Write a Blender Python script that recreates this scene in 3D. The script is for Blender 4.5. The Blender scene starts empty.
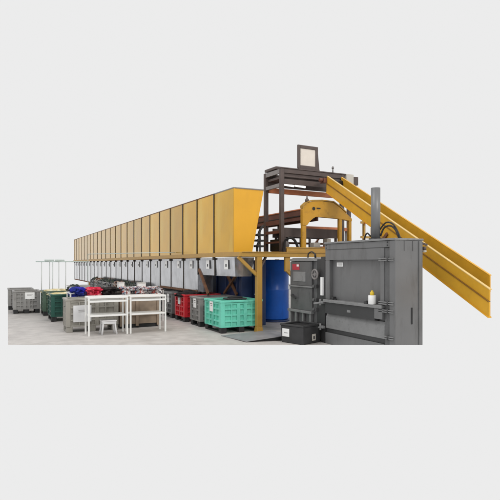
import bpy, bmesh, math, random
from mathutils import Vector, Matrix, noise
random.seed(7)
S = bpy.context.scene
C = S.collection

# ------------------------------------------------------------------ materials
def mat(name, col, rough=0.5, metal=0.0, var=0.12, scale=6.0, bump=0.0, bscale=3.0, spec=0.5, coat=0.0, dirt=None, dscale=2.0, damt=0.5, orand=0, streak=1.0, cior=0):
    m = bpy.data.materials.new(name); m.use_nodes = True
    n = m.node_tree.nodes; l = m.node_tree.links
    b = n['Principled BSDF']
    b.inputs['Roughness'].default_value = rough
    b.inputs['Metallic'].default_value = metal
    b.inputs['Specular IOR Level'].default_value = spec
    b.inputs['Coat Weight'].default_value = coat
    b.inputs['Coat Roughness'].default_value = 0.12; b.inputs['Coat IOR'].default_value = cior or (1.62 if coat >= 1 else 1.5)
    tc = n.new('ShaderNodeTexCoord')
    nz = n.new('ShaderNodeTexNoise'); nz.inputs['Scale'].default_value = scale; nz.inputs['Detail'].default_value = 6
    l.new(tc.outputs['Object'], nz.inputs['Vector'])
    rp = n.new('ShaderNodeValToRGB')
    a = [max(0, c*(1-var)) for c in col]; z = [min(1, c*(1+var)) for c in col]
    rp.color_ramp.elements[0].position = 0.3; rp.color_ramp.elements[0].color = (*a, 1)
    rp.color_ramp.elements[1].position = 0.7; rp.color_ramp.elements[1].color = (*z, 1)
    l.new(nz.outputs['Fac'], rp.inputs['Fac'])
    out = rp.outputs['Color']
    if dirt:
        d = n.new('ShaderNodeTexNoise'); d.inputs['Scale'].default_value = dscale; d.inputs['Detail'].default_value = 8
        d.inputs['Roughness'].default_value = 0.65
        mp = n.new('ShaderNodeMapping'); mp.inputs['Scale'].default_value = (1, 1, streak)     # runs down the sheet when below 1
        l.new(tc.outputs['Object'], mp.inputs['Vector']); l.new(mp.outputs[0], d.inputs['Vector'])
        mr = n.new('ShaderNodeMapRange'); mr.inputs[1].default_value = 0.52; mr.inputs[2].default_value = 0.72
        mr.inputs[3].default_value = 0; mr.inputs[4].default_value = damt
        l.new(d.outputs['Fac'], mr.inputs[0])
        mx = n.new('ShaderNodeMix'); mx.data_type = 'RGBA'
        l.new(mr.outputs[0], mx.inputs[0]); l.new(out, mx.inputs[6]); mx.inputs[7].default_value = (*dirt, 1)
        out = mx.outputs[2]
    if orand:      # every panel a little different
        oi = n.new('ShaderNodeObjectInfo'); hs = n.new('ShaderNodeHueSaturation')
        m2 = n.new('ShaderNodeMapRange'); m2.inputs[3].default_value = 1-orand; m2.inputs[4].default_value = 1+orand
        l.new(oi.outputs['Random'], m2.inputs[0]); l.new(m2.outputs[0], hs.inputs['Value']); l.new(out, hs.inputs['Color']); out = hs.outputs['Color']
    l.new(out, b.inputs['Base Color'])
    rm = n.new('ShaderNodeMapRange'); rm.inputs[3].default_value = max(0.02, rough*0.8); rm.inputs[4].default_value = min(1, rough*1.25)
    l.new(nz.outputs['Fac'], rm.inputs[0]); l.new(rm.outputs[0], b.inputs['Roughness'])
    if bump:
        bn = n.new('ShaderNodeTexNoise'); bn.inputs['Scale'].default_value = bscale; bn.inputs['Detail'].default_value = 3
        l.new(tc.outputs['Object'], bn.inputs['Vector'])
        bp = n.new('ShaderNodeBump'); bp.inputs['Strength'].default_value = bump; bp.inputs['Distance'].default_value = 0.05
        l.new(bn.outputs['Fac'], bp.inputs['Height']); l.new(bp.outputs['Normal'], b.inputs['Normal'])
    return m

def cloth_mat(name, cols, scale=9.0):
    m = bpy.data.materials.new(name); m.use_nodes = True
    n = m.node_tree.nodes; l = m.node_tree.links; b = n['Principled BSDF']
    b.inputs['Roughness'].default_value = 0.9; b.inputs['Specular IOR Level'].default_value = 0.15
    tc = n.new('ShaderNodeTexCoord'); nz = n.new('ShaderNodeTexNoise'); nz.inputs['Scale'].default_value = 5
    l.new(tc.outputs['Object'], nz.inputs['Vector'])
    ad = n.new('ShaderNodeMix'); ad.data_type = 'RGBA'; ad.inputs[0].default_value = 0.25
    l.new(tc.outputs['Object'], ad.inputs[6]); l.new(nz.outputs['Color'], ad.inputs[7])
    v = n.new('ShaderNodeTexVoronoi'); v.inputs['Scale'].default_value = scale
    l.new(ad.outputs[2], v.inputs['Vector'])
    rp = n.new('ShaderNodeValToRGB'); rp.color_ramp.interpolation = 'CONSTANT'
    e = rp.color_ramp.elements
    while len(e) < len(cols): e.new(0.5)
    for i, c in enumerate(cols):
        e[i].position = i/len(cols); e[i].color = (*c, 1)
    sp = n.new('ShaderNodeSeparateColor'); l.new(v.outputs['Color'], sp.inputs[0]); l.new(sp.outputs[0], rp.inputs['Fac'])
    l.new(rp.outputs['Color'], b.inputs['Base Color'])
    return m

def emit_mat(name, col, s):
    m = bpy.data.materials.new(name); m.use_nodes = True
    b = m.node_tree.nodes['Principled BSDF']
    b.inputs['Emission Color'].default_value = (*col, 1); b.inputs['Emission Strength'].default_value = s
    return m

M = dict(
    floor=mat('concrete', (.46, .435, .415), .55, var=.13, scale=3.5, bump=.10, bscale=22, dirt=(.29, .27, .255), dscale=.8, damt=.75),
    yellow=mat('hopper_yellow_paint', (.70, .355, .016), .30, var=.07, scale=1.2, bump=.12, bscale=1.1, coat=.1, dirt=(.50, .25, .02), dscale=4, damt=.45, streak=.12),
    side=mat('weathered_hopper_side', (.60, .335, .014), .25, metal=.80, var=.10, scale=1.4, bump=.20, bscale=1.3, coat=.55, cior=1.25, dirt=(.64, .44, .07), dscale=3, damt=.7, orand=.14, streak=.18),
    yellow2=mat('conveyor_yellow_paint', (.66, .35, .024), .40, var=.07, scale=3, bump=.05, dirt=(.46, .24, .03), dscale=7, damt=.35),
    yellow4=mat('gantry_yellow_paint', (.50, .26, .022), .42, var=.12, scale=3, dirt=(.20, .10, .02), dscale=6, damt=.6),
    yellow3=mat('platform_yellow_paint', (.42, .24, .045), .45, var=.12, scale=4, dirt=(.28, .17, .05), dscale=4, damt=.6),
    lip=mat('lit_edge_yellow', (.66, .46, .17), .4, var=.05),  # paler than the conveyor yellow: light caught by the flange is painted in
    galv=mat('galvanised_sheet', (.33, .335, .36), .20, metal=.75, var=.22, scale=3.2, bump=.35, bscale=2.5, coat=1.0, dirt=(.62, .62, .66), dscale=4.0, damt=.75, orand=.25, streak=.3),
    seam=mat('dark_seam', (.05, .04, .03), .7),
    rust=mat('rust_brown_steel', (.17, .075, .035), .7, var=.35, scale=9),
    frame=mat('dark_frame_paint', (.080, .058, .052), .5, var=.15, scale=5),
    frame2=mat('grey_rail_paint', (.20, .185, .18), .5, var=.12, scale=5),
    redbrown=mat('red_brown_steel', (.13, .05, .035), .55, var=.2, scale=4),
    orangebrown=mat('orange_brown_backlit', (.50, .17, .07), .5, var=.3, scale=3),  # lightened to orange: the tower's warm backlit glow is in the colour
    amber=mat('shaded_amber_yellow', (.20, .095, .012), .55, var=.2),  # darkened conveyor yellow, paints the shadow line along the wall's fold
    black=mat('black_rubber', (.014, .014, .015), .55, var=.3),
    blackbin=mat('black_plastic', (.030, .030, .031), .5, var=.25, scale=5, bump=.05),
    baler=mat('baler_grey_paint', (.142, .142, .143), .40, var=.06, scale=3, bump=.05, bscale=2, dirt=(.088, .086, .084), dscale=6, damt=.7, streak=.25),
    balerL=mat('baler_light_grey_paint', (.205, .205, .205), .42, var=.08, scale=5, dirt=(.11, .11, .11), dscale=12, damt=.6),
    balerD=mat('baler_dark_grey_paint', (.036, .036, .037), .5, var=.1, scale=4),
    cab=mat('cabinet_grey_paint', (.098, .098, .099), .45, var=.14, scale=4, dirt=(.045, .045, .045), dscale=9, damt=.8, streak=.4),
    white=mat('white_paint', (.80, .80, .78), .4, var=.03),
    card=mat('white_card', (.80, .80, .79), .6, var=.04),
    shelf=mat('grey_white_board', (.60, .59, .57), .5, var=.06),
    stool=mat('grey_plastic', (.72, .72, .73), .35, var=.05),
    aqua=mat('aqua_plastic', (.16, .60, .46), .42, var=.14, scale=3, spec=.35, dirt=(.07, .36, .28), dscale=5, damt=.75, streak=.5),
    red=mat('red_plastic', (.62, .022, .035), .4, var=.14, scale=3, dirt=(.30, .02, .025), dscale=5, damt=.7, streak=.5),
    crate=mat('grey_plastic_crate', (.25, .245, .235), .5, var=.14, scale=3, dirt=(.14, .13, .12), dscale=5, damt=.7, streak=.5),
    crateD=mat('dark_grey_plastic_crate', (.15, .15, .15), .5, var=.15, scale=3),
    beige=mat('beige_grey_plastic_crate', (.31, .295, .26), .55, var=.12, scale=3, dirt=(.17, .155, .13), dscale=5, damt=.7, streak=.5),
    green=mat('dark_green_plastic', (.012, .075, .055), .4, var=.2, scale=3),
    green2=mat('olive_green_plastic', (.055, .095, .065), .45, var=.2, scale=3),
    wood=mat('brown_board', (.27, .205, .15), .65, var=.2, scale=5),
    blue=mat('blue_plastic', (.008, .115, .55), .40, var=.2, scale=2, coat=.1, dirt=(.01, .06, .30), dscale=4, damt=.6, streak=.2),
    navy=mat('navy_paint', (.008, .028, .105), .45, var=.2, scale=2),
    plate=mat('grey_steel_plate', (.23, .225, .235), .5, metal=.05, var=.14, scale=3, dirt=(.13, .125, .13), dscale=4, damt=.6),
    cream=mat('cream_screen', (.68, .62, .55), .35, var=.04),
    ebox=mat('pale_grey_box', (.50, .47, .42), .45, var=.06),
    steel=mat('cylinder_grey_paint', (.150, .152, .156), .38, var=.08, scale=3),
    pale=mat('pale_green_pipe', (.52, .60, .57), .4, var=.06),
    greypipe=mat('grey_pipe', (.60, .63, .62), .4, var=.06),
    ink=mat('dark_ink', (.05, .05, .055), .7),
    sred=mat('red_sticker', (.42, .03, .05), .5),
    capy=mat('yellow_cap', (.75, .52, .03), .4),
    hose=mat('pale_hose', (.55, .56, .60), .4),
    orange=mat('orange_paint', (.75, .17, .05), .5),
    lamp=emit_mat('fluorescent_tube', (1, .97, .92), 1.6),
)
M['mix'] = cloth_mat('mixed_clothes', [(.03, .04, .03), (.04, .055, .045), (.02, .022, .04), (.07, .085, .06), (.03, .03, .03), (.14, .14, .13)], 15)
M['mixlight'] = cloth_mat('pale_clothes', [(.62, .62, .62), (.5, .36, .36), (.05, .05, .08), (.66, .65, .63), (.30, .33, .40), (.70, .70, .70), (.45, .12, .10), (.10, .10, .12)], 22)
M['bluecloth'] = cloth_mat('blue_white_clothes', [(.02, .02, .28), (.02, .03, .2), (.65, .65, .68), (.03, .03, .33), (.02, .02, .06)], 6)
M['redcloth'] = cloth_mat('red_clothes', [(.60, .03, .07), (.65, .06, .10), (.55, .02, .05), (.62, .22, .22)], 5)
M['blackcloth'] = cloth_mat('black_clothes', [(.012, .012, .012), (.03, .025, .025), (.02, .015, .015), (.05, .045, .04)], 6)
M['yellowcloth'] = cloth_mat('yellow_clothes', [(.70, .62, .36), (.62, .52, .28), (.72, .68, .5), (.45, .38, .22)], 7)
M['browncloth'] = cloth_mat('brown_clothes', [(.22, .09, .04), (.12, .06, .04), (.4, .3, .24), (.05, .04, .04)], 15)

# ------------------------------------------------------------------ mesh helpers
class MB:
    def __init__(s): s.bm = bmesh.new()
    def hexa(s, p):      # 4 bottom then 4 top, ccw
        v = [s.bm.verts.new(q) for q in p]
        for f in ((3, 2, 1, 0), (4, 5, 6, 7), (0, 1, 5, 4), (1, 2, 6, 5), (2, 3, 7, 6), (3, 0, 4, 7)):
            s.bm.faces.new([v[i] for i in f])
        return s
    def box(s, x0, x1, y0, y1, z0, z1):
        if callable(z0):
            b = [(x0, y0, z0(x0, y0)), (x1, y0, z0(x1, y0)), (x1, y1, z0(x1, y1)), (x0, y1, z0(x0, y1))]
        else:
            b = [(x0, y0, z0), (x1, y0, z0), (x1, y1, z0), (x0, y1, z0)]
        return s.hexa(b + [(x0, y0, z1), (x1, y0, z1), (x1, y1, z1), (x0, y1, z1)])
    def prism(s, poly, axis, a, b):   # poly of 2-D points extruded along axis 'y','x','z'
        def P(q, t):
            return {'y': (q[0], t, q[1]), 'x': (t, q[0], q[1]), 'z': (q[0], q[1], t)}[axis]
        A = [s.bm.verts.new(P(q, a)) for q in poly]; B = [s.bm.verts.new(P(q, b)) for q in poly]
        n = len(poly)
        s.bm.faces.new(A); s.bm.faces.new(B[::-1])
        for i in range(n):
            s.bm.faces.new((A[i], B[i], B[(i+1) % n], A[(i+1) % n]))
        return s
    def bar(s, p, q, w, h=None):      # square bar from p to q
        p = Vector(p); q = Vector(q); d = (q-p).normalized(); h = h or w
        up = Vector((0, 0, 1)) if abs(d.z) < .95 else Vector((0, 1, 0))
        a = d.cross(up).normalized(); b = a.cross(d).normalized()
        c = [p + a*i*w/2 + b*j*h/2 for i, j in ((-1, -1), (1, -1), (1, 1), (-1, 1))]
        e = [x + (q-p) for x in c]
        return s.hexa(c + e)
    def tube(s, pts, r, seg=10, caps=True):
        pts = [Vector(p) for p in pts]; rings = []
        rs = r if isinstance(r, (list, tuple)) else [r]*len(pts)
        ref = None
        for i, p in enumerate(pts):
            d = (pts[min(i+1, len(pts)-1)] - pts[max(i-1, 0)]).normalized()
            if ref is None:
                ref = d.orthogonal().normalized()
            a = (ref - d*ref.dot(d)).normalized(); ref = a; b = d.cross(a)
            rings.append([s.bm.verts.new(p + (a*math.cos(t) + b*math.sin(t))*rs[i]) for t in [2*math.pi*k/seg for k in range(seg)]])
        for A, B in zip(rings, rings[1:]):
            for k in range(seg):
                f = s.bm.faces.new((A[k], A[(k+1) % seg], B[(k+1) % seg], B[k])); f.smooth = True
        if caps:
            s.bm.faces.new(rings[0][::-1]); s.bm.faces.new(rings[-1])
        return s
    def hose(s, pts, r, seg=8):
        P = [Vector(p) for p in pts]; P = [P[0]*2-P[1]] + P + [P[-1]*2-P[-2]]; out = []
        for i in range(1, len(P)-2):
            a, b, c, d = P[i-1:i+3]
            for k in range(6):
                u = k/6
                out.append(.5*(2*b + (c-a)*u + (2*a-5*b+4*c-d)*u*u + (3*b-a-3*c+d)*u**3))
        return s.tube(out + [P[-2]], r, seg)
    def cyl(s, p, q, r, seg=20): return s.tube([p, q], r, seg)
    def lathe(s, c, prof, seg=28):    # prof of (r,z), around vertical axis at c
        return s.tube([(c[0], c[1], c[2]+z) for r, z in prof], [r for r, z in prof], seg)
    def build(s, name, m, parent=None, bevel=0.0):
        bmesh.ops.recalc_face_normals(s.bm, faces=s.bm.faces[:])
        me = bpy.data.meshes.new(name); 
        off = parent_root(parent) if parent else Vector((0, 0, 0))
        bmesh.ops.translate(s.bm, verts=s.bm.verts[:], vec=-off)
        s.bm.to_mesh(me); s.bm.free()
        me.materials.append(M[m] if isinstance(m, str) else m)
        o = bpy.data.objects.new(name, me); C.objects.link(o)
        if parent: o.parent = parent
        if bevel:
            b = o.modifiers.new('bevel', 'BEVEL'); b.width = bevel; b.segments = 2; b.limit_method = 'ANGLE'; b.angle_limit = .7
        return o

def parent_root(p):
    while p.parent: p = p.parent
    return Vector(p.location)

def thing(name, loc, label, cat, group=None):
    o = bpy.data.objects.new(name, None); C.objects.link(o); o.location = loc
    o.empty_display_size = .2
    o['label'] = label; o['category'] = cat
    if group: o['group'] = group
    return o
def tag(o, label, cat, group=None):
    o['label'] = label; o['category'] = cat
    if group: o['group'] = group
    return o
def solo(mb, name, m, loc, label, cat, group=None, bevel=0):   # a thing that is one mesh, origin at its base
    e = bpy.data.objects.new('tmp', None); e.location = loc
    bmesh.ops.translate(mb.bm, verts=mb.bm.verts[:], vec=-Vector(loc))
    o = mb.build(name, m, None, bevel); o.location = loc
    bpy.data.objects.remove(e)
    return tag(o, label, cat, group)

# ------------------------------------------------------------------ camera, light
cam = bpy.data.objects.new('camera', bpy.data.cameras.new('camera')); C.objects.link(cam)
cam.location = (0, 0, 1.6)
YAW = math.radians(27.51)
cam.rotation_euler = (math.pi/2, 0, -YAW)
cam.data.sensor_width = 36; cam.data.lens = 36*480/500; cam.data.shift_y = 14/500; cam.data.clip_end = 400
S.camera = cam
FX, FY = math.sin(YAW), math.cos(YAW)

w = bpy.data.worlds.new('World'); S.world = w; w.use_nodes = True
bg = w.node_tree.nodes['Background']
bg.inputs[0].default_value = (.838, .838, .838, 1); bg.inputs[1].default_value = 1.0

def area(name, loc, target, size, power, col=(1, 1, 1)):
    d = bpy.data.lights.new(name, 'AREA'); d.energy = power; d.size = size; d.color = col
    o = bpy.data.objects.new(name, d); C.objects.link(o); o.location = loc
    o.rotation_euler = (Vector(target)-Vector(loc)).to_track_quat('-Z', 'Y').to_euler()
    return o
area('added_light_front', (7, -4, 11), (6.0, 11, 1), 5, 1050, (1, .96, .90))  # added area light, no fixture behind it; brightens the faces turned to the front
area('added_light_over_floor', (0, 9, 11), (2.5, 13, 0), 6, 500)  # added overhead area light, gives the even surroundings some soft direction
S.view_settings.view_transform = 'Standard'; S.view_settings.look = 'None'
S.view_settings.exposure = 0; S.view_settings.gamma = 1
S.cycles.use_denoising = True
S.cycles.max_bounces = 8

# ------------------------------------------------------------------ floor
def cutz(x, y): return 1.6 - .16875*(FX*x + FY*y)      # where the machine bodies are cut off at the bottom
mb = MB(); v = [mb.bm.verts.new((*p, 0)) for p in ((.14, 10.615), (7.269, 6.903), (30.7, 29.1), (5.7, 39.2), (4.35, 38.2), (4.2, 30), (2.7, 21.6), (.262, 20.3))]
mb.bm.faces.new(v)
fl = mb.build('floor', 'floor'); fl['kind'] = 'structure'

t = thing('ramp_plate', (4.9, 9.2, .003), 'flat grey steel ramp plate lying on the concrete in front of the yellow post', 'ramp')
PL = [(4.36, 9.76, .012), (4.45, 8.72, .02), (5.40, 8.50, .125), (5.60, 9.72, .06)]
mb = MB(); mb.hexa([(x, y, z-.010) for x, y, z in PL[::-1]] + [(x, y, z) for x, y, z in PL[::-1]]); mb.build('plate', 'plate', t)
mb = MB(); mb.hexa([(4.52, 8.76, .003), (5.37, 8.57, .003), (5.55, 9.66, .003), (4.44, 9.70, .003), (4.52, 8.76, .012), (5.37, 8.57, .108), (5.55, 9.66, .045), (4.44, 9.70, .006)]); mb.build('under_plate_shade', 'black', t)  # black wedge stands in for the shadow under the raised plate

# ------------------------------------------------------------------ hopper row
ORD = 'nearest second third fourth fifth sixth seventh eighth ninth tenth eleventh twelfth thirteenth fourteenth fifteenth sixteenth seventeenth eighteenth nineteenth twentieth twenty-first twenty-second farthest'.split()
def hopper(i):
    y0 = 10.29 + 1.2*i; y1 = y0 + 1.165
    o = ORD[i]
    if i == 0: lab = 'nearest yellow hopper bay, showing its bright orange-yellow tapered end wall'
    elif i == 22: lab = 'farthest hopper bay at the far left end of the long row'
    else: lab = '%s yellow steel hopper bay counted from the orange end wall of the row' % o
    t = thing('hopper_bay', (5.2, y0, 1.885), lab, 'hopper', 'hopper bays in the long yellow row')
    xb, xl, xr = 5.42, 4.93, 5.735
    z0, z1 = 1.885, 3.40
    b = MB(); bm = b.bm
    def ring(e, z0_, z1_):
        return [bm.verts.new(p) for p in ((xl+e, y0+e, z0_), (xb-e, y0+e, z0_), (xb-e, y1-e, z0_), (xl+e, y1-e, z0_),
                                           (xl+e, y0+e, z1_), (xr-e, y0+e, z1_), (xr-e, y1-e, z1_), (xl+e, y1-e, z1_))]
    a = ring(0, z0, z1); c = ring(.006, z0+.006, z1)
    for q in (a, c):
        for f in ((3, 2, 1, 0), (0, 1, 5, 4), (1, 2, 6, 5), (2, 3, 7, 6), (3, 0, 4, 7)): bm.faces.new([q[k] for k in f])
    for k in range(4):
        bm.faces.new((a[4+k], a[4+(k+1) % 4], c[4+(k+1) % 4], c[4+k]))
    body = b.build('bin_body', 'yellow', t)
    r = MB(); r.box(xl-.008, xl-.0005, y0+.002, y1-.002, z0+.004, z1-.001); r.build('side_panel', 'side', t)
    r = MB()
    r.box(xl-.014, xl+.03, y0-.0, y1, z1+.001, z1+.028)
    if i == 0: r.box(xl+.03, xr, y0-.012, y0+.03, z1+.001, z1+.028)
    r.build('rim', 'rust' if i else 'frame2', t)
    s = MB(); s.box(xl-.022, xl+.02, y1-.006, y1+.040, z0-.0, z1+.02)
    s.build('seam_strip', 'seam', t)
    zb = 1.30 if i < 2 else (.80 if i < 5 else .45)
    s = MB()
    if i < 2:
        s.hexa([(4.97, y0+.01, zb), (5.40, y0+.01, zb), (5.40, y1, zb), (4.97, y1, zb), (4.95, y0+.01, 1.76), (5.48, y0+.01, 1.76), (5.48, y1, 1.76), (4.95, y1, 1.76)])
    else:
        s.box(4.95, 5.42, y0+.01, y1, zb, 1.76)
    s.build('chute', 'galv', t)
    s = MB(); s.box(4.935, 4.955, y1+.004, y1+.034, zb, 1.77); s.box(4.90, 4.945, y1-.03, y1+.07, 1.70, 1.775)
    s.build('bracket', 'seam', t)
    c = MB(); yc = y0 + .47 + random.uniform(-.06, .06)
    c.box(4.928, 4.934, yc-.11, yc+.11, 1.47+.0, 1.70)
    cd = c.build('tag_card', 'card', t)
    g = MB(); g.box(4.925, 4.9275, yc-.035, yc+.035, 1.53, 1.60); g.build('tag_mark', 'ink', cd)
    if i >= 2:
        k = MB(); k.box(4.925, 4.948, y0+.01, y1, zb-.01, zb+.055); k.build('bottom_rail', 'rust', t)
    return t
for i in range(23): hopper(i)

# ------------------------------------------------------------------ platform
t = thing('steel_platform', (5.4, 9.93, 0), 'long yellow steel platform carrying the hoppers and the sorting machine', 'platform')
mb = MB(); mb.box(4.86, 4.928, 9.86, 37.9, 1.775, 1.88); mb.box(4.928, 4.945, 10.0, 37.9, 1.78, 1.80)
mb.build('edge_beam', 'yellow3', t, .006)
mb = MB(); mb.box(4.93, 8.9, 9.86, 9.93, 1.77, 1.878); mb.box(4.93, 8.9, 9.83, 9.859, 1.87, 1.889)
mb.build('front_beam', 'yellow3', t, .006)
mb = MB(); mb.box(6.15, 8.9, 9.87, 9.90, 1.892, 1.99); mb.box(6.15, 8.9, 9.85, 9.92, 1.992, 2.012)
mb.build('toe_board', 'yellow3', t, .004)
mb = MB(); mb.box(5.95, 8.9, 9.935, 14.9, 1.84, 1.877); mb.box(4.95, 5.94, 9.935, 10.27, 1.84, 1.877); mb.build('deck', 'frame2', t)
mb = MB(); mb.box(5.9, 5.96, 14.95, 37.9, 1.775, 1.88); mb.build('edge_beam', 'yellow3', t)
mb = MB(); mb.hexa([(5.315, 9.85, .0), (5.485, 9.85, .0), (5.485, 10.01, .0), (5.315, 10.01, .0), (5.33, 9.865, .12), (5.47, 9.865, .12), (5.47, 9.995, .12), (5.33, 9.995, .12)])
mb.box(5.332, 5.468, 9.867, 9.993, .12, 1.769)
mb.build('post', 'yellow3', t, .008)
for x, y in ((8.8, 9.93), (8.8, 14.8), (6.02, 14.8), (6.0, 20.2), (6.0, 26.2), (6.0, 32.2), (6.0, 37.8), (7.15, 9.95)):
    mb = MB(); mb.box(x-.06, x+.06, y-.06, y+.06, 0, 1.765); mb.build('post', 'yellow3', t)
mb = MB(); mb.bar((4.86, 9.93, 1.765), (5.36, 9.93, 1.33), .06, .075); mb.build('brace', 'yellow3', t, .005)
mb = MB(); mb.bar((5.44, 9.93, 1.50), (5.66, 10.05, 1.768), .045, .05); mb.build('brace', 'frame', t)
mb = MB(); mb.box(6.12, 6.26, 9.90, 9.97, 1.42, 1.769); mb.bar((6.19, 9.935, 1.45), (6.55, 9.935, 1.12), .07, .09); mb.build('hanging_bracket', 'yellow3', t, .005)
for p, q, ww in (((5.62, 12.35, 1.45), (5.62, 11.55, .78), .08), ((5.565, 11.35, 1.4), (5.565, 12.25, .78), .06), ((4.96, 12.62, 1.45), (4.96, 11.95, .79), .08)):
    mb = MB(); mb.bar(p, q, .05, ww); mb.build('cross_brace', 'rust', t)

# navy container and blue tank beneath
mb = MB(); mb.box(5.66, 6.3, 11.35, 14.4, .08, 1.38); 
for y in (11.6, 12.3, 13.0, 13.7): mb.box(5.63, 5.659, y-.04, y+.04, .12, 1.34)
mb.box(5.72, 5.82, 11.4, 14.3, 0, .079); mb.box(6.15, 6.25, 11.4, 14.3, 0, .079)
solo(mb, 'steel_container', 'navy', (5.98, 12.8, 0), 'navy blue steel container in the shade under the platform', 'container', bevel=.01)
t = thing('storage_tank', (6.86, 11.75, 0), 'bright blue upright cylindrical tank under the platform', 'tank')
mb = MB(); mb.lathe((6.86, 11.75, .06), [(.41, 0), (.44, .03), (.44, .80), (.446, .81), (.446, .84), (.44, .85), (.44, 1.62), (.41, 1.66)], 40); mb.build('tank_body', 'blue', t)
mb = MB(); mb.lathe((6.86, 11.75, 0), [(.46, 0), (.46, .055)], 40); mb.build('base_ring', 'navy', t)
mb = MB(); mb.cyl((6.44, 11.55, .72), (6.36, 11.5, .72), .035); mb.cyl((6.38, 11.51, .72), (6.30, 11.52, .72), .02); mb.build('valve', 'card', t)
t = thing('pump_panel', (6.2, 11.4, 0), 'dark navy pump panel with a coiled pale hose beside the blue tank', 'pump panel')
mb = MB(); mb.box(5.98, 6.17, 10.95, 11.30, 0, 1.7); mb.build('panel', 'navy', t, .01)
mb = MB(); mb.tube([(5.72+.10+.14*math.sin(a), 10.9, 1.02+.20*math.cos(a)) for a in [0.1+.12*k for k in range(27)]], .013, 8); mb.build('hose', 'hose', t)

# ------------------------------------------------------------------ crates
def crate(x0, y0, wx, dy, h, m, label, group, name='pallet_crate', rows=4, card=None, feet='black', cardmark=False, lattice_front=True):
    t = thing(name, (x0+wx/2, y0+dy/2, 0), label, 'crate', group)
    x1, y1 = x0+wx, y0+dy; zb = .13; p = .10
    b = MB()
    for a, c in ((x0, y0), (x1-p, y0), (x0, y1-p), (x1-p, y1-p)): b.box(a, a+p, c, c+p, zb, h-.05)
    b.box(x0+.035, x1-.035, y0+.035, y0+.05, zb+.01, h-.052); b.box(x0+.035, x1-.035, y1-.05, y1-.035, zb+.01, h-.052)
    b.box(x0+.035, x0+.05, y0+.0505, y1-.0505, zb+.01, h-.052); b.box(x1-.05, x1-.035, y0+.0505, y1-.0505, zb+.01, h-.052)
    b.box(x0+.051, x1-.051, y0+.051, y1-.051, zb+.011, zb+.03)
    # ribs and slats proud of the inner wall
    zs = [zb + (h-.06-zb)*k/rows for k in range(rows+1)]
    for k, z in enumerate(zs):
        hh = .035 if k in (0, rows) else .02
        za, zc = max(zb, z-hh), min(h-.055, z+hh)
        for ya, yb in ((y0+.008, y0+.0345), (y1-.0345, y1-.008)): b.box(x0+p+.001, x1-p-.001, ya, yb, za, zc)
        for xa, xb in ((x0+.008, x0+.0345), (x1-.0345, x1-.008)): b.box(xa, xb, y0+p+.001, y1-p-.001, za, zc)
    nx = 5; ny = 4
    for k in range(1, nx):
        x = x0+p+(wx-2*p)*k/nx; r = .045 if (k in (2, 3)) else .014
        for ya, yb in ((y0+.004, y0+.034), (y1-.034, y1-.004)): b.box(x-r, x+r, ya, yb, zb+.002, h-.056)
    for k in range(1, ny):
        y = y0+p+(dy-2*p)*k/ny; r = .045 if k == 2 else .014
        for xa, xb in ((x0+.004, x0+.034), (x1-.034, x1-.004)): b.box(xa, xb, y-r, y+r, zb+.002, h-.056)
    b.build('crate_body', m, t, .004)
    r = MB(); e = .012
    r.box(x0-e, x1+e, y0-e, y0+.055, h-.05, h); r.box(x0-e, x1+e, y1-.055, y1+e, h-.05, h)
    r.box(x0-e, x0+.055, y0+.0555, y1-.0555, h-.05, h); r.box(x1-.055, x1+e, y0+.0555, y1-.0555, h-.05, h)
    r.build('rim', m, t, .01)
    for k in range(3):
        xx = x0 + (wx-.16)*k/2
        f = MB()
        f.box(xx+.01, xx+.15, y0+.01, y0+.17, 0, zb-.001); f.box(xx+.01, xx+.15, y1-.17, y1-.01, 0, zb-.001)
        f.box(xx+.02, xx+.14, y0+.1705, y1-.1705, 0, .035)
        f.build('skid', feet if k != 0 or feet == 'black' else m, t, .012)
    if card:
        c = MB()
        side, a, z = card
        if side == 'x': c.box(x0-.006, x0+.0, a-.10, a+.10, z-.13, z+.13)
        else:
            q = 1.45 if name == 'screened_crate' else 1
            c.box(a-.14*q, a+.14*q, y0-.006, y0, z-.11*q*q, z+.11*q)
        cd = c.build('label_card', 'stool' if name == 'screened_crate' else 'card', t)
        g = MB()
        if side == 'x':
            g.box(x0-.0075, x0-.0062, a-.06, a+.06, z+.04, z+.06); g.box(x0-.0075, x0-.0062, a-.06, a+.03, z-.0, z+.012)
        else:
            g.box(a-.09, a+.09, y0-.0075, y0-.0062, z+.04, z+.05); g.box(a-.09, a+.05, y0-.0075, y0-.0062, z, z+.01)
        g.build('printed_line', 'frame2', cd)
    return t

def pile(cx, cy, z, sx, sy, sz, m, label, group, name='clothes_pile', seed=0, drape=0):
    b = MB(); bmesh.ops.create_icosphere(b.bm, subdivisions=5, radius=1)
    for v in b.bm.verts:
        n = v.co.copy()
        d = noise.noise(n*2.1 + Vector((seed*7.1, 0, 0)))*.28 - abs(noise.noise(n*4.5 + Vector((0, seed*3.3, 0))))*.34 - abs(noise.noise(n*11 + Vector((seed, 0, 2))))*.14 + .12
        k = 1 + d
        sq = max(abs(n.x), abs(n.y))
        e = 1/max(.72, sq) if sq > 1e-3 else 1
        zz = n.z*k
        v.co = Vector((cx + n.x*k*sx/2*min(1.2, e), cy + n.y*k*sy/2*min(1.2, e), z + (max(0, zz)*sz if zz > -.25 or not drape else zz*drape)))
    for f in b.bm.faces: f.smooth = True
    return solo(b, name, m, (cx, cy, z), label, 'clothes', group)

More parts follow.
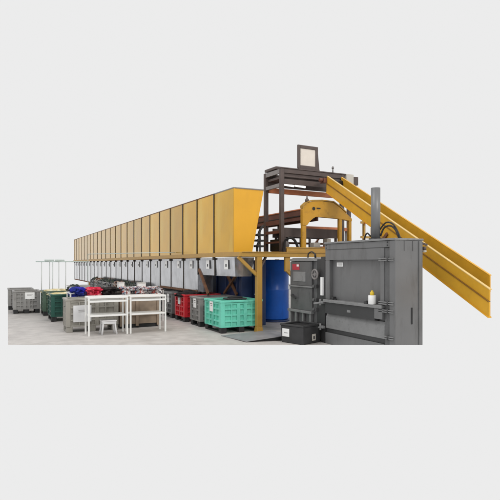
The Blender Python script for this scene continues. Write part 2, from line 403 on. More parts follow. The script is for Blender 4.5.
G1 = 'crates in a row beneath the hoppers'
crate(4.49, 10.06, 1.08, 1.0, .755, 'aqua', 'aqua green plastic pallet crate with white card, nearest the yellow post', G1, card=('x', 10.62, .60))
crate(4.49, 11.38, 1.08, .70, .755, 'crate', 'grey plastic pallet crate between the aqua crate and the red crate', G1, card=('x', 11.72, .60))
crate(4.49, 12.52, 1.08, .82, .755, 'red', 'red plastic pallet crate with a white card under the hoppers', G1, card=('x', 12.95, .60))
crate(4.49, 13.62, 1.08, .85, .755, 'crateD', 'dark grey plastic pallet crate with white card, just beyond the red crate', G1, card=('x', 13.95, .58))
names = ['fifth', 'sixth', 'seventh', 'eighth', 'ninth', 'tenth', 'eleventh', 'twelfth', 'thirteenth', 'fourteenth', 'fifteenth']
for k in range(11):
    y = 14.80 + 1.2*k
    last = k == 10
    lab = 'last grey crate at the far end of the crate row below the hoppers' if last else 'grey crate full of clothes, %s in the row counted from the aqua crate' % names[k]
    crate(4.44, y, 1.1 if k < 1 else .46, .95, .74, 'crate' if k % 2 else 'crateD', lab, G1)
    if k >= 1:
        pile(4.66, y+.47, .62, .42, 1.0, .24 if k > 2 else .14, ['mix', 'browncloth', 'mix', 'mix'][k % 4],
             ('dark mixed clothes heaped in the last crate of the row below the hoppers' if last else
              '%s clothes heaped in the %s crate counted from the aqua crate' % ('brown' if k % 4 == 1 else 'dark mixed', names[k])), 'clothes heaped in the crate row', seed=k)
b = MB(); b.box(4.70, 5.18, 10.10, 10.42, .757, .80); b.box(4.78, 5.1, 10.16, 10.36, .80, .83)
solo(b, 'battery_tray', 'black', (4.94, 10.26, .757), 'flat black tray lying across the rim of the aqua crate', 'tray', bevel=.015)
pile(4.95, 12.95, .68, .9, .7, .16, 'blackcloth', 'black clothes lying in the red crate', None, seed=21)

G2 = 'crates standing on the open floor'
crate(1.357, 11.84, 1.2, .62, .79, 'beige', 'large beige-grey crate behind the left white table', G2, card=('y', 1.72, .47), feet='beige', name='screened_crate')
crate(1.247, 14.28, 1.1, 1.0, .76, 'green', 'dark green plastic crate, the nearer of the two green crates', G2)
crate(1.173, 16.04, 1.0, .95, .76, 'green2', 'olive green plastic crate standing between dark green crate and grey crate', G2)
crate(.369, 17.126, .80, .95, .73, 'crate', 'grey slatted crate with a white label at the far left', G2, card=('y', .86, .57))
crate(.250, 18.70, .80, .95, .73, 'crate', 'grey crate half hidden behind the labelled grey crate at far left', G2)
# brown board crate behind the right-hand table
t = thing('wooden_crate', (3.1, 12.4, 0), 'brown board crate with a grey back standing behind the right white table', 'crate', G2)
b = MB(); b.box(2.64, 3.62, 12.02, 12.05, .10, .76); b.box(2.64, 2.67, 12.05, 12.8, .10, .76); b.box(3.59, 3.62, 12.05, 12.8, .10, .76); b.box(2.67, 3.59, 12.77, 12.8, .10, .76); b.build('board', 'wood', t)
b = MB()
for x in (2.62, 3.02, 3.56): b.box(x, x+.07, 11.985, 12.019, .05, .78)
b.box(2.69, 3.019, 11.99, 12.018, .30, .36); b.box(3.091, 3.559, 11.99, 12.018, .30, .36); b.build('batten', 'wood', t, .004)
b = MB(); b.box(2.66, 3.60, 12.06, 12.76, 0, .098); b.build('skid', 'black', t)
pile(1.75, 14.85, .70, .9, .8, .085, 'yellowcloth', 'pale yellow clothes heaped in the dark green crate', None, seed=31)
pile(1.65, 16.5, .70, .85, .85, .10, 'yellowcloth', 'pale yellow clothes heaped in the olive green crate', None, seed=32)
pile(1.95, 12.15, .60, 1.0, .5, .14, 'mix', 'dark clothes inside the beige-grey crate behind the left table', None, seed=33)
pile(3.12, 12.4, .60, .85, .6, .12, 'mix', 'dark clothes inside the brown board crate', None, seed=34)

# ------------------------------------------------------------------ tables and stool
def table(x0, x1, y0, y1, h, label, shelf=True, apron=True, grp='white sorting tables'):
    t = thing('sorting_table', ((x0+x1)/2, (y0+y1)/2, 0), label, 'table', grp)
    r = .036
    for x in (x0, x1-r):
        for y in (y0, y1-r):
            b = MB(); b.box(x, x+r, y, y+r, 0, h-.041); b.build('leg', 'white', t, .004)
    b = MB(); b.box(x0, x1, y0, y0+r, h-.04, h); b.box(x0, x1, y1-r, y1, h-.04, h); b.box(x0, x0+r, y0+r+.001, y1-r-.001, h-.04, h); b.box(x1-r, x1, y0+r+.001, y1-r-.001, h-.04, h)
    b.build('top_frame', 'white', t, .004)
    b = MB(); b.box(x0+r+.002, x1-r-.002, y0+r+.002, y1-r-.002, h-.03, h-.012); b.build('tabletop', 'shelf', t)
    if apron:
        b = MB(); b.box(x0+r+.001, x1-r-.001, y0+.004, y0+.03, h-.125, h-.085); b.box(x0+r+.001, x1-r-.001, y1-.03, y1-.004, h-.125, h-.085); b.build('apron_rail', 'white', t)
    if shelf:
        b = MB(); b.box(x0+r+.001, x1-r-.001, y0+.003, y1-.003, .425, .46); b.build('shelf', 'white', t, .003)
    return t
table(1.72, 2.60, 11.02, 11.50, .87, 'white shelf table with the grey stool under it')
table(2.64, 3.50, 11.02, 11.50, .87, 'white shelf table on the right, with nothing under its shelf')
table(1.60, 4.10, 13.145, 13.85, .86, 'long white sorting table piled with blue, red and black clothes behind the crates', shelf=False, apron=False)
G3 = 'clothes sorted on the long white table'
def onpile(x0, x1, hgt, m, lab, sd, y=13.41, dr=.20):
    pile((x0+x1)/2, y, .88, (x1-x0)*1.02, .74, hgt, m, lab, G3, seed=sd, drape=dr)
for x, w_, h_, m_, lab in ((2.95, .16, .17, 'white', 'small white box between the pink pile and the black pile on the long table'),
                           (3.50, .22, .14, 'card', 'white box standing among the pale clothes near the right end of the long table')):
    t = thing('white_box', (x+w_/2, 13.72, .86), lab, 'box')
    b = MB(); b.box(x, x+w_, 13.62, 13.82, .861, .861+h_+.06); b.build('box_body', m_, t, .006)
    b = MB(); b.box(x-.004, x+w_+.004, 13.616, 13.824, .861+h_+.03, .861+h_+.064); b.build('lid', 'shelf', t, .004)
onpile(1.64, 2.02, .11, 'bluecloth', 'blue and white clothes pile at the left end of the long table', 41)
onpile(1.96, 2.44, .10, 'redcloth', 'bright red clothes pile on the long white table', 42)
onpile(2.42, 2.92, .09, 'blackcloth', 'black clothes pile beside the red pile on the long table', 43)
onpile(2.88, 3.25, .09, 'mixlight', 'pink and white clothes pile right of the black pile', 44)
onpile(3.22, 3.66, .09, 'mixlight', 'white and dark clothes pile second from the right end of the long table', 45)
onpile(3.62, 4.06, .075, 'mixlight', 'mixed pale clothes pile at the right end of the long table', 46)
onpile(1.62, 1.95, .15, 'mix', 'dark clothes heap behind the blue pile', 47, 13.72, 0)

t = thing('plastic_stool', (2.20, 11.26, 0), 'small grey plastic stool under the left white table', 'stool')
cx, cy = 2.20, 11.26
b = MB(); b.box(cx-.17, cx+.17, cy-.14, cy+.14, .292, .325); b.build('seat', 'stool', t, .014)
b = MB(); b.box(cx-.155, cx+.155, cy-.13, cy-.118, .24, .291); b.box(cx-.155, cx+.155, cy+.118, cy+.13, .24, .291); b.box(cx-.155, cx-.143, cy-.117, cy+.117, .24, .291); b.box(cx+.143, cx+.155, cy-.117, cy+.117, .24, .291); b.build('skirt', 'stool', t)
for sx in (-1, 1):
    for sy in (-1, 1):
        b = MB(); b.tube([(cx+sx*.13, cy+sy*.105, .29), (cx+sx*.142, cy+sy*.115, .15), (cx+sx*.165, cy+sy*.135, 0)], [.024, .02, .022], 10); b.build('leg', 'stool', t)

# ------------------------------------------------------------------ overhead pipe rail at the left
t = thing('pipe_rack', (1.8, 19.5, 0), 'thin pale pipe rack with slim posts rising behind the green crates', 'pipe rack')
b = MB(); b.tube([(1.15, 19.05, 1.69), (2.9, 18.75, 1.69)], .022); b.tube([(1.45, 21.05, 1.70), (3.0, 20.8, 1.70)], .022)
b.tube([(1.5, 19.0, 1.69), (1.75, 21.0, 1.70)], .02); b.tube([(2.15, 18.9, 1.69), (2.4, 20.9, 1.70)], .02); b.build('top_rail', 'pale', t)
for x, y in ((1.341, 19.02), (1.713, 18.955), (2.15, 18.88), (1.783, 21.0), (2.125, 20.95)):
    b = MB(); b.cyl((x, y, 0), (x, y, 1.69), .016, 8); b.build('post', 'greypipe', t)
for x, y in ((1.60, 18.98), (1.95, 18.92)):
    b = MB(); b.box(x-.16, x+.16, y-.05, y+.05, 1.715, 1.765); b.build('lamp_housing', 'pale', t, .01)
t = thing('pipe_rail', (2.76, 17.73, 0), 'thin horizontal pale pipe running in front of the hopper fronts', 'pipe rail')
b = MB(); b.tube([(2.764, 17.727, 1.95), (4.573, 14.53, 1.96)], .012, 8); b.tube([(4.573, 14.53, 1.96), (4.91, 14.53, 1.96)], .012, 8); b.build('rail', 'pale', t)
b = MB(); b.cyl((2.764, 17.727, 0), (2.764, 17.727, 1.95), .010, 8); b.build('post', 'pale', t)

# ------------------------------------------------------------------ dark tower frame on the platform
t = thing('machine_frame', (7.6, 11.35, 1.885), 'tall dark steel frame of the sorting machine on the platform', 'machine frame')
XL, XR, YF, YB = 6.603, 8.72, 10.9, 11.85
for x, y in ((XL, YF), (XR-.11, YF), (XL, YB-.1), (9.55, YB-.1)):
    b = MB(); b.box(x, x+.105, y, y+.10, 1.88, 4.145); b.build('post', 'frame', t, .006)
b = MB(); b.box(XL+.106, XR-.111, YF+.004, YF+.05, 4.03, 4.14); b.box(XL+.106, XR-.111, YF+.012, YF+.09, 3.93, 3.965)
b.box(XL-.01, XR+.3, YF-.012, YF+.08, 4.146, 4.175); b.box(XL+.106, XR-.111, YF+.05, YF+.09, 3.97, 4.14)
b.build('top_beam', 'frame', t, .004)
b = MB(); b.box(XL+.106, XR-.111, YF+.01, YF+.08, 3.74, 3.87); b.build('lower_beam', 'frame', t, .004)
b = MB(); b.box(XL+.01, XL+.07, YF+.101, YB-.101, 4.02, 4.14); b.box(XL+.01, XL+.07, YF+.101, YB-.101, 3.66, 3.76); b.build('side_rail', 'frame2', t, .004)
b = MB(); b.box(XL+.12, 9.549, YB-.09, YB-.02, 3.78, 4.13); b.box(XL+.08, XR-.12, YF+.12, YB-.12, 3.90, 3.96); b.build('back_panel', 'frame', t)
b = MB(); b.box(XL+.106, 9.549, YB-.12, YB-.06, 3.60, 3.745); b.build('rear_beam', 'orangebrown', t)
b = MB(); b.box(XL+.02, XL+.38, YF+.3, YB-.02, 4.176, 4.25); b.build('deck_block', 'frame', t, .01)
b = MB(); b.box(XL+.01, XL+.06, YF+.101, YB-.101, 2.66, 2.78); b.box(XL+.01, XL+.06, YF+.101, YB-.101, 2.42, 2.50); b.box(XL+.01, XL+.06, YF+.101, YB-.101, 2.16, 2.21); b.build('side_rail', 'redbrown', t)
b = MB(); b.cyl((8.38, 11.0, 4.17), (8.38, 11.0, 4.36), .018); b.lathe((8.38, 11.0, 4.30), [(.03, 0), (.035, .03), (.02, .07)], 12); b.build('beacon', 'frame2', t)
for xa, xb in ((6.83, 7.14), (7.19, 7.52)):
    b = MB(); b.cyl((xa, 11.12, 3.755), (xb, 11.12, 3.735), .028, 10); b.build('lamp_tube', 'lamp', t)

# display on top
t = thing('display_panel', (7.55, 11.0, 4.176), 'tilted square display with cream face and dark frame on top of the tower', 'display')
L0, L1 = 7.204, 7.87; z0, z1 = 4.22, 4.86
b = MB()
b.box(L0, L0+.085, 11.0, 11.05, z0, z1); b.box(L1-.085, L1, 11.0, 11.05, z0, z1); b.box(L0+.0855, L1-.0855, 11.0, 11.05, z0, z0+.085); b.box(L0+.0855, L1-.0855, 11.0, 11.05, z1-.09, z1)
b.build('bezel', 'frame', t, .006)
b = MB(); b.box(L0+.0855, L1-.0855, 11.02, 11.048, z0+.0855, z1-.0905); b.build('screen', 'cream', t)
b = MB(); b.prism([(L1-.10, z0), (L1+.09, z0-.005), (L1+.02, z1-.01), (L1-.10, z1-.01)], 'y', 11.051, 11.16); b.build('side_gusset', 'frame', t, .006)
b = MB(); b.box(L0+.03, L1-.11, 11.051, 11.10, z0+.02, z1-.02); b.build('housing', 'frame', t, .006)
b = MB(); b.box(L0+.02, L1+.04, 10.98, 11.4, 4.176, 4.219); b.build('base_plate', 'frame', t)

t = thing('control_box', (8.95, 10.95, 4.176), 'pale grey electrical box at the top end of the conveyor', 'control box')
b = MB(); b.box(8.76, 9.02, 10.86, 11.1, 3.86, 4.17); b.build('box_body', 'ebox', t, .01)
b = MB(); b.box(9.021, 9.22, 10.9, 11.1, 3.88, 4.12); b.build('side_cap', 'frame', t, .01)
b = MB(); b.box(8.73, 9.2, 11.0, 11.06, 3.75, 3.859); b.build('bracket', 'frame', t)

# ------------------------------------------------------------------ machinery inside the frame
t = thing('feed_conveyor', (7.2, 12, 1.885), 'red-brown feed conveyor passing through the dark tower frame', 'conveyor')
b = MB(); b.box(7.05, 7.10, 10.61, 15.0, 2.76, 3.03); b.build('side_plate', 'redbrown', t)
b = MB(); b.box(7.55, 7.60, 10.61, 15.0, 2.76, 3.03); b.build('side_plate', 'redbrown', t)
b = MB(); b.box(7.03, 7.11, 10.60, 15, 3.031, 3.06); b.build('edge_strip', 'orangebrown', t)
b = MB(); b.box(7.03, 7.049, 10.62, 15, 2.86, 2.885); b.build('lip_strip', 'black', t)
b = MB(); b.box(7.101, 7.549, 10.62, 15, 2.90, 2.94); b.build('belt', 'black', t)
b = MB(); b.cyl((7.11, 10.75, 2.86), (7.54, 10.75, 2.86), .06); b.build('roller', 'frame2', t)
for y in (12.6, 14.6):
    for x in (7.06, 7.54):
        b = MB(); b.box(x, x+.06, y, y+.06, 1.885, 2.759); b.build('leg', 'frame', t)
t = thing('cross_conveyor', (7.8, 11.15, 1.885), 'dark horizontal cross conveyor below the red-brown one', 'conveyor')
b = MB(); b.box(6.72, 8.6, 11.02, 11.07, 2.33, 2.58); b.box(6.72, 8.6, 11.5, 11.55, 2.33, 2.58); b.build('side_plate', 'frame', t)
b = MB(); b.box(6.74, 8.58, 11.071, 11.499, 2.48, 2.51); b.build('belt', 'black', t)
for x in (6.78, 7.6, 8.5):
    for y in (11.03, 11.48):
        b = MB(); b.box(x, x+.05, y, y+.05, 1.885, 2.329); b.build('leg', 'frame', t)
t = thing('drive_motor', (6.95, 11.3, 1.885), 'black drive motor box between the tower posts', 'motor')
b = MB(); b.box(6.72, 7.0, 11.15, 11.7, 1.95, 2.28); b.build('motor_box', 'black', t, .02)
b = MB(); b.cyl((6.86, 11.14, 2.12), (6.86, 11.05, 2.12), .10); b.build('drum', 'frame2', t)
b = MB(); b.box(6.74, 6.98, 11.2, 11.65, 1.885, 1.949); b.build('foot', 'yellow3', t)
b = MB(); b.hose([(6.70, 10.72, 2.27), (6.80, 10.72, 2.29), (6.90, 10.72, 2.24), (6.98, 10.72, 2.12), (7.03, 10.72, 1.98), (7.05, 10.72, 1.89)], .035, 10)
b.hose([(6.70, 10.72, 2.27), (6.66, 10.80, 2.2), (6.64, 10.86, 1.89)], .03, 10)
solo(b, 'thick_hose', 'black', (6.9, 10.72, 1.885), 'thick black hose arching down onto the platform beside the yellow gantry', 'hose')
t = thing('crate_of_parts', (7.3, 11.0, 1.885), 'small pale pink carton on the platform behind the hose', 'carton')
b = MB(); b.box(6.9, 7.3, 10.95, 11.018, 1.886, 2.05); b.build('carton_body', mat('pink_carton', (.55, .36, .28), .6), t, .01)
b = MB(); b.box(6.91, 7.29, 10.94, 10.9495, 1.97, 1.985); b.build('tape', 'rust', t)
t = thing('valve_stack', (5.85, 10.6, 1.885), 'black valves and hoses beside the orange hopper end wall', 'valves')
b = MB(); b.hose([(5.70, 10.55, 1.885), (5.70, 10.55, 2.05), (5.76, 10.55, 2.2), (5.74, 10.55, 2.35), (5.80, 10.55, 2.48), (5.90, 10.6, 2.56)], .03, 10); b.build('hose', 'black', t)
for z in (2.02, 2.16, 2.30):
    b = MB(); b.box(5.62, 5.86, 10.5, 10.6, z, z+.05); b.cyl((5.68, 10.49, z+.025), (5.68, 10.44, z+.025), .035); b.build('valve', 'black', t, .006)
b = MB(); b.cyl((5.86, 10.7, 1.885), (5.86, 10.7, 2.45), .022); b.build('pipe', 'frame2', t)

for n_, (x, y, w_, h_, m_, lab) in enumerate((
    (7.55, 10.75, .22, .30, 'ebox', 'pale grey carton on the platform between the gantry legs'),
    (7.85, 10.80, .20, .20, 'orangebrown', 'small orange-brown carton beside the pale carton on the platform'),
    (8.02, 10.78, .13, .42, 'ebox', 'tall narrow pale box near the right gantry leg'))):
    t = thing('carton', (x+w_/2, y+.1, 1.885), lab, 'carton')
    b = MB(); b.box(x, x+w_, y, y+.2, 1.885, 1.885+h_); b.build('carton_body', m_, t, .008)
    b = MB(); b.box(x+.01, x+w_-.01, y-.004, y-.0005, 1.885+h_*.5, 1.885+h_*.62); b.build('tape', 'frame2', t)
t = thing('pipe_manifold', (7.6, 11.7, 1.885), 'dark pipes and orange struts at the rear of the tower below the cross conveyor', 'pipework')
for z, m_ in ((2.05, 'frame'), (2.20, 'rust')):
    b = MB(); b.cyl((6.75, 11.7, z), (9.4, 11.7, z), .03); b.build('pipe', m_, t)
for x in (7.2, 7.9, 8.35, 9.0, 9.4):
    b = MB(); b.cyl((x, 11.7, 1.885), (x, 11.7, 2.62), .028); b.build('pipe', 'frame2', t)
b = MB(); b.bar((7.9, 11.62, 1.9), (8.6, 11.62, 2.6), .04); b.build('strut', 'orangebrown', t)
b = MB(); b.box(7.75, 9.5, 11.6, 11.66, 2.60, 2.70); b.build('beam', 'orangebrown', t)

# ------------------------------------------------------------------ yellow gantry
t = thing('gantry', (7.8, 10.57, 1.885), 'yellow arched press gantry standing in front of the dark tower', 'gantry')
b = MB(); b.prism([(7.13, 2.61), (7.22, 2.72), (7.32, 2.80), (7.42, 2.85), (8.15, 2.83), (8.62, 2.78), (8.62, 2.85), (8.42, 2.99), (8.22, 3.13), (7.98, 3.26), (7.60, 3.275), (7.28, 3.25), (7.12, 3.19), (7.02, 3.10), (6.99, 3.02), (6.99, 2.61)], 'y', 10.45, 10.56); b.build('arch_beam', 'yellow4', t, .008)
b = MB(); b.prism([(6.995, 3.06), (7.02, 3.115), (7.12, 3.203), (7.28, 3.262), (7.60, 3.287), (7.98, 3.272), (8.22, 3.142), (8.42, 3.002), (8.42, 3.03), (8.225, 3.168), (7.985, 3.298), (7.60, 3.313), (7.275, 3.288), (7.11, 3.225), (6.995, 3.13)], 'y', 10.43, 10.58); b.build('top_flange', 'yellow3', t)
for xa, xb, zt in ((6.99, 7.11, 2.609), (8.19, 8.28, 2.825), (8.53, 8.61, 2.785)):
    b = MB(); b.box(xa, xb, 10.46, 10.55, 1.885, zt); b.build('leg', 'yellow4', t, .006)
b = MB(); b.cyl((7.335, 10.4495, 3.06), (7.335, 10.44, 3.06), .045); b.build('hole', 'black', t)
b = MB(); b.box(7.43, 7.55, 10.44, 10.4495, 3.06, 3.09); b.build('slot', 'black', t)
b = MB(); b.lathe((7.16, 10.505, 3.235), [(.05, 0), (.05, .06), (.02, .1), (.015, .18)], 12); b.build('nozzle', 'frame', t)

t = thing('guard_rail', (9.2, 10.3, 1.885), 'yellow guard rail with orange clamp behind the gantry leg', 'guard rail')
b = MB(); b.box(8.82, 8.88, 10.2, 10.26, 1.885, 2.9); b.build('post', 'yellow3', t)
b = MB(); b.box(9.25, 9.31, 10.2, 10.26, 1.885, 2.9); b.build('post', 'yellow3', t)
b = MB(); b.box(8.7, 9.5, 10.165, 10.199, 2.3, 2.36); b.box(8.7, 9.5, 10.165, 10.199, 2.7, 2.76); b.build('rail', 'yellow3', t)
b = MB(); b.box(8.80, 8.92, 10.12, 10.164, 2.70, 2.80); b.build('clamp', 'orange', t)

# ------------------------------------------------------------------ inclined conveyor
t = thing('inclined_conveyor', (7.4, 8, 0), 'long yellow inclined trough conveyor descending behind the grey baler to the right', 'conveyor')
P1 = Vector((7.85, 10.57, 3.99)); P2 = Vector((6.874, 4.99, 1.204))
Lv = P2-P1; hd = Vector((Lv.x, Lv.y, 0)).normalized(); N = Vector((-hd.y, hd.x, 0))
if N.x < 0: N = -N
def seg(a, b_, o0, o1, h0, h1, mbx):   # along-run a..b, sideways o0..o1, below the edge line h0..h1
    c = []
    for h in (h1, h0):
        for u, o in ((a, o0), (b_, o0), (b_, o1), (a, o1)):
            c.append(P1 + Lv*u + N*o + Vector((0, 0, h)))
    return mbx.hexa(c)
WID = .40
b = MB(); seg(0, 1, 0, .02, -.015, -.19, b); b.build('side_wall', 'yellow2', t)
b = MB(); seg(0, 1, -.004, .05, 0, -.014, b); b.build('edge_flange', 'lip', t)
b = MB(); seg(0, 1, -.03, .02, -.1905, -.205, b); b.build('rib', 'amber', t)
b = MB(); seg(0, 1, -.012, .02, -.2055, -.44, b); seg(0, 1, -.03, .04, -.4405, -.458, b); b.build('lower_plate', 'yellow2', t)
e2 = 0.928
b = MB(); seg(.01, e2, WID, WID+.02, .0, -.28, b); b.build('side_wall', 'yellow2', t)
b = MB(); seg(.01, e2, WID-.006, WID+.04, .010, .0005, b); b.build('edge_flange', 'yellow2', t)
b = MB(); seg(.01, e2, .03, WID-.01, -.24, -.26, b); b.build('belt', 'black', t)
b = MB()
b.cyl(P1+N*.02+Lv*.012+Vector((0, 0, -.2)), P1+N*(WID)+Lv*.012+Vector((0, 0, -.2)), .12); b.build('head_drum', 'black', t)
for k, u in enumerate((.40, .47)):
    q = P1 + Lv*u + Vector((0, 0, -.455))
    b = MB(); b.box(q.x-.03, q.x+.03, q.y-.03, q.y+.03, .0, q.z); b.build('support_leg', 'yellow3', t)
q = P1 + Lv*.49 + Vector((0, 0, -.42)) - N*.05
b = MB(); b.bar(q + Vector((0, .10, -.16)), q + Vector((0, -.12, .05)), .035, .06); b.build('strut', 'rust', t)
q = P1 + Lv*.44 + N*.0
b = MB(); b.box(q.x-.05, q.x+.02, q.y-.03, q.y+.03, q.z+.0, q.z+.07); b.build('edge_clip', 'rust', t)
q = P1 + N*.03
b = MB(); b.box(q.x-.14, q.x-.01, q.y-.02, q.y+.16, q.z-.20, q.z-.06); b.cyl((q.x-.15, q.y+.05, q.z-.12), (q.x-.24, q.y+.05, q.z-.12), .05); b.build('tail_bearing', 'redbrown', t, .01)

# ------------------------------------------------------------------ grey baler
t = thing('baler', (6.13, 6.9, .1), 'large grey steel baler with hydraulic ram on top in the right foreground', 'baler')
X0 = 5.824
b = MB(); b.box(5.918, 6.443, 5.944, 7.905, cutz, 2.0); b.build('body', 'baler', t, .008)
b = MB(); b.box(5.80, 6.455, 5.935, 7.915, 2.001, 2.035); b.build('top_plate', 'balerL', t, .006)
b = MB(); b.box(X0, 5.939, 6.09, 7.91, 1.885, 1.998); b.build('head_band', 'baler', t, .006)
b = MB(); b.box(X0+.008, 5.939, 6.225, 7.905, 1.675, 1.883); b.build('door_top_rail', 'baler', t, .008)
b = MB(); b.box(X0+.008, 5.939, 7.765, 7.905, .893, 1.674); b.build('door_stile', 'baler', t, .008)
b = MB(); b.box(X0+.008, 5.939, 6.225, 6.325, .893, 1.674); b.build('door_stile', 'baler', t, .008)
b = MB(); b.box(X0-.012, 5.939, 5.945, 6.085, lambda x, y: cutz(x, y), 1.998); b.build('corner_post', 'baler', t, .01)
b = MB(); b.box(X0+.02, 5.939, 6.092, 6.222, lambda x, y: cutz(x, y), 1.88); b.build('hinge_stile', 'cab', t, .006)
b = MB(); b.box(5.765, 5.939, 6.225, 7.90, .835, .892); b.build('ledge', 'balerL', t, .008)
b = MB(); b.box(5.80, 5.939, 6.43, 7.87, .61, .833); b.build('slot_panel', 'balerD', t, .006)
b = MB(); b.box(5.785, 5.939, 6.225, 6.425, .65, .833); b.build('latch_box', 'baler', t, .006)
b = MB(); b.prism([(5.939, .605), (5.875, .605), (5.845, .53), (5.845, .31), (5.939, .31)], 'y', 6.23, 7.90); b.build('lower_ramp', 'balerL', t, .006)
b = MB(); b.box(5.86, 5.939, 6.23, 7.90, .23, .305); b.build('gap_shade_strip', 'balerD', t)  # solid dark strip, its colour painting the shade between ramp and panel
b = MB(); b.box(X0+.005, 5.939, 6.23, 7.90, cutz, .226); b.build('lower_panel', 'baler', t, .005)
for z in (1.655, .91, .775, .33):
    y1 = 6.32 if z > .4 else 6.2
    h = MB(); h.box(5.785, 5.823, 5.98, y1, z, z+.018); h.box(5.785, 5.823, 5.98, y1, z+.034, z+.05); h.build('hinge', 'balerL', t, .003)
    h = MB(); h.cyl((5.79, 6.10, z-.015), (5.79, 6.10, z+.065), .017, 12); h.build('hinge_pin', 'balerD', t)
for z in (.80, .30):
    h = MB(); h.box(5.76, 5.83, 7.90, 8.02, z, z+.05); h.cyl((5.78, 8.0, z-.04), (5.78, 8.0, z+.09), .022, 12); h.bar((5.77, 7.98, z+.02), (5.72, 8.14, z-.01), .035); h.build('latch', 'balerL', t, .004)
b = MB(); b.box(5.911, 5.9165, 7.44, 7.63, 1.55, 1.63); sk = b.build('notice', 'card', t)
b = MB(); b.box(5.9095, 5.9107, 7.47, 7.60, 1.595, 1.605); b.box(5.9095, 5.9107, 7.47, 7.58, 1.575, 1.583); b.build('printed_line', 'frame2', sk)
b = MB(); b.box(5.798, 5.7995, 7.08, 7.18, .69, .735); b.build('badge', 'balerL', t)
b = MB(); b.box(6.165, 6.20, 5.938, 5.9435, .58, .86); b.build('slit', 'black', t)
b = MB(); b.box(6.005, 6.012, 5.9385, 5.9435, 1.82, 1.99); b.box(6.20, 6.207, 5.9385, 5.9435, 1.82, 1.99); b.build('side_rib', 'balerD', t)
b = MB(); b.box(6.34, 6.40, 5.926, 5.9435, cutz, 1.99); b.build('side_rib', 'baler', t)
for y in (6.14, 7.86):
    for z in (1.92, 1.97):
        b = MB(); b.cyl((5.8235, y, z), (5.814, y, z), .011, 8); b.build('bolt', 'balerD', t)
b = MB(); b.cyl((5.98, 6.6, 2.035), (5.98, 6.6, 2.965), .082, 28); b.build('hydraulic_cylinder', 'steel', t)
b = MB(); b.cyl((5.98, 6.6, 2.0352), (5.98, 6.6, 2.06), .12, 24); b.build('cylinder_flange', 'balerD', t)
b = MB()
b.hose([(6.02, 6.52, 2.10), (6.04, 6.45, 2.24), (6.06, 6.32, 2.27), (6.08, 6.22, 2.2), (6.1, 6.15, 2.04)], .016, 8)
b.hose([(6.02, 6.55, 2.2), (6.05, 6.42, 2.33), (6.08, 6.28, 2.30), (6.1, 6.18, 2.16), (6.1, 6.12, 2.04)], .014, 8)
b.hose([(5.93, 6.68, 2.10), (5.93, 6.76, 2.16), (5.95, 6.84, 2.12), (5.96, 6.88, 2.04)], .014, 8)
b.build('hydraulic_hose', 'black', t)
b = MB(); b.box(5.845, 5.912, 7.66, 7.72, .893, .95); b.box(5.86, 5.89, 7.60, 7.659, .893, .915); b.build('catch', 'balerD', t)
b = MB(); b.bar((6.44, 5.96, 1.96), (6.56, 5.96, 1.93), .03); b.cyl((6.50, 5.96, 1.90), (6.50, 5.96, 1.84), .032, 14); b.build('switch', 'frame', t)
b = MB(); b.lathe((6.50, 5.96, 1.80), [(.012, 0), (.036, .012), (.036, .03), (.02, .04)], 14); b.build('switch_knob', 'ebox', t)
b = MB(); b.box(5.80, 5.84, 7.96, 8.03, .96, 1.33); b.build('level_gauge', 'card', t, .004)
b = MB(); b.box(5.841, 5.90, 7.93, 8.06, cutz, 1.75); b.build('hinge_column', 'balerD', t)

t = thing('paint_can', (5.80, 6.49, .893), 'white can with a yellow cap on the ledge of the baler door', 'can')
b = MB(); b.lathe((5.80, 6.49, .893), [(.062, 0), (.068, .006), (.068, .15), (.062, .158)], 24); b.build('can_body', 'card', t)
b = MB(); b.lathe((5.80, 6.49, 1.052), [(.036, 0), (.036, .05), (.022, .062), (.014, .085)], 18); b.build('cap', 'capy', t)
b = MB(); b.box(5.77, 5.85, 6.60, 6.68, .893, .932); b.cyl((5.81, 6.64, .9325), (5.81, 6.64, .947), .02, 10)
solo(b, 'tape_holder', 'balerD', (5.81, 6.64, .893), 'small dark block on the baler ledge beside the white can', 'block', bevel=.008)

# ------------------------------------------------------------------ second machine left of the baler
t = thing('control_cabinet', (6.1, 8.7, 0), 'dark grey machine cabinet with handwheel standing left of the baler', 'cabinet')
b = MB(); b.box(5.86, 6.4, 8.23, 9.24, .0, 1.66); b.build('body', 'cab', t, .01)
b = MB(); b.prism([(8.235, 1.661), (9.235, 1.661), (9.18, 1.71), (9.05, 1.735), (8.42, 1.735), (8.29, 1.71)], 'x', 5.80, 6.41); b.build('top_cap', 'balerL', t, .008)
b = MB(); b.box(5.815, 5.859, 8.36, 9.20, 1.13, 1.655); b.build('upper_door', 'cab', t, .01)
b = MB(); b.box(5.825, 5.859, 8.36, 9.20, .60, 1.095); b.build('door', 'cab', t, .01)
b = MB(); b.box(5.80, 5.859, 8.33, 9.24, 1.096, 1.128); b.build('cross_bar', 'balerL', t, .004)
b = MB(); b.box(5.78, 5.859, 8.33, 9.26, .545, .60); b.build('cross_bar', 'balerL', t, .006)
for y in (8.40, 8.68, 8.95, 9.18):
    b = MB(); b.box(5.80, 5.859, y-.03, y+.03, .05, .544); b.build('lower_rib', 'balerL', t, .006)
b = MB(); b.box(5.806, 5.8145, 8.58, 9.06, 1.22, 1.43); b.build('panel_plate', 'balerL', t, .003)
st = MB(); st.box(5.809, 5.8145, 8.82, 9.10, 1.47, 1.60); so = st.build('warning_sticker', 'sred', t)
b = MB(); b.box(5.8065, 5.8085, 8.84, 8.92, 1.545, 1.59); b.build('sticker_mark', 'card', so)
b = MB(); b.bar((5.80, 9.10, .90), (5.77, 8.90, .84), .03); b.cyl((5.824, 9.10, .90), (5.78, 9.10, .90), .03, 12); b.build('lever', 'balerD', t)
b = MB()
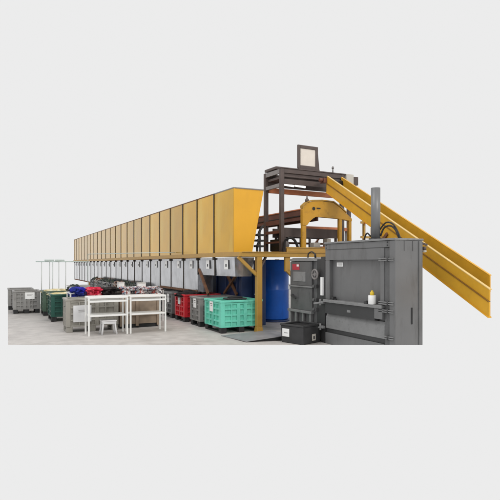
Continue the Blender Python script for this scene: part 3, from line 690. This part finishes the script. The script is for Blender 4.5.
b.tube([(5.77, 8.18+.095*math.cos(a), 1.385+.095*math.sin(a)) for a in [2*math.pi*k/24 for k in range(25)]], .02, 8)
b.cyl((5.86, 8.18, 1.385), (5.76, 8.18, 1.385), .04, 16); b.bar((5.775, 8.095, 1.385), (5.775, 8.265, 1.385), .018); b.bar((5.775, 8.18, 1.30), (5.775, 8.18, 1.47), .018)
b.build('handwheel', 'frame2', t)
b = MB(); b.box(5.862, 6.3, 8.075, 8.228, .0, 1.70); b.build('side_column', 'balerD', t, .006)
for z in (1.1, .82, .62):
    b = MB(); b.box(5.80, 5.861, 8.20, 8.30, z, z+.07); b.cyl((5.80, 8.25, z+.035), (5.77, 8.25, z+.035), .03, 12); b.build('hinge', 'cab', t, .005)
b = MB(); b.cyl((5.9, 8.35, 1.735), (5.9, 8.35, 1.82), .02, 10); b.hose([(5.9, 8.62, 1.735), (5.9, 8.60, 1.82), (5.92, 8.50, 1.86), (5.95, 8.42, 1.80), (5.95, 8.40, 1.735)], .015, 8); b.build('cable', 'black', t)
b = MB(); b.box(5.84, 5.90, 9.25, 9.33, 1.02, 1.12); b.build('junction_box', 'hose', t, .008)

t = thing('waste_bin', (5.4, 8.3, 0), 'low black plastic bin with white labels in front of the cabinet', 'bin')
A = Vector((5.29, 7.90, 0)); U = Vector((-.30, .954, 0)); U.normalize(); V = Vector((U.y, -U.x, 0))
def ob(u0, u1, v0, v1, z0, z1, mbx, fl_=0):
    c = []
    for z, e in ((z0, 0), (z1, fl_)):
        for u, v_ in ((u0-e, v0-e), (u0-e, v1+e), (u1+e, v1+e), (u1+e, v0-e)):
            c.append(A + U*u + V*v_ + Vector((0, 0, z)))
    return mbx.hexa(c)
b = MB(); ob(0, .56, 0, .57, .0, .345, b, .012); b.build('bin_body', 'blackbin', t, .012)
b = MB(); ob(-.025, .585, -.025, .02, .346, .385, b); ob(-.025, .585, .55, .595, .346, .385, b); ob(-.025, .02, .0205, .5495, .346, .385, b); ob(.54, .585, .0205, .5495, .346, .385, b); b.build('rim', 'blackbin', t, .01)
b = MB(); ob(.02, .54, .02, .55, .3455, .35, b); b.build('lid', 'black', t)
b = MB(); ob(.34, .52, -.022, -.0145, .13, .29, b); c1 = b.build('label_card', 'card', t)
b = MB(); ob(.38, .47, -.0235, -.0222, .20, .21, b); b.build('printed_line', 'ink', c1)
b = MB(); ob(-.024, -.0145, .27, .38, .06, .19, b); c1 = b.build('label_card', 'ebox', t)
b = MB(); ob(-.026, -.0242, .30, .35, .09, .15, b); b.build('label_mark', 'ink', c1)
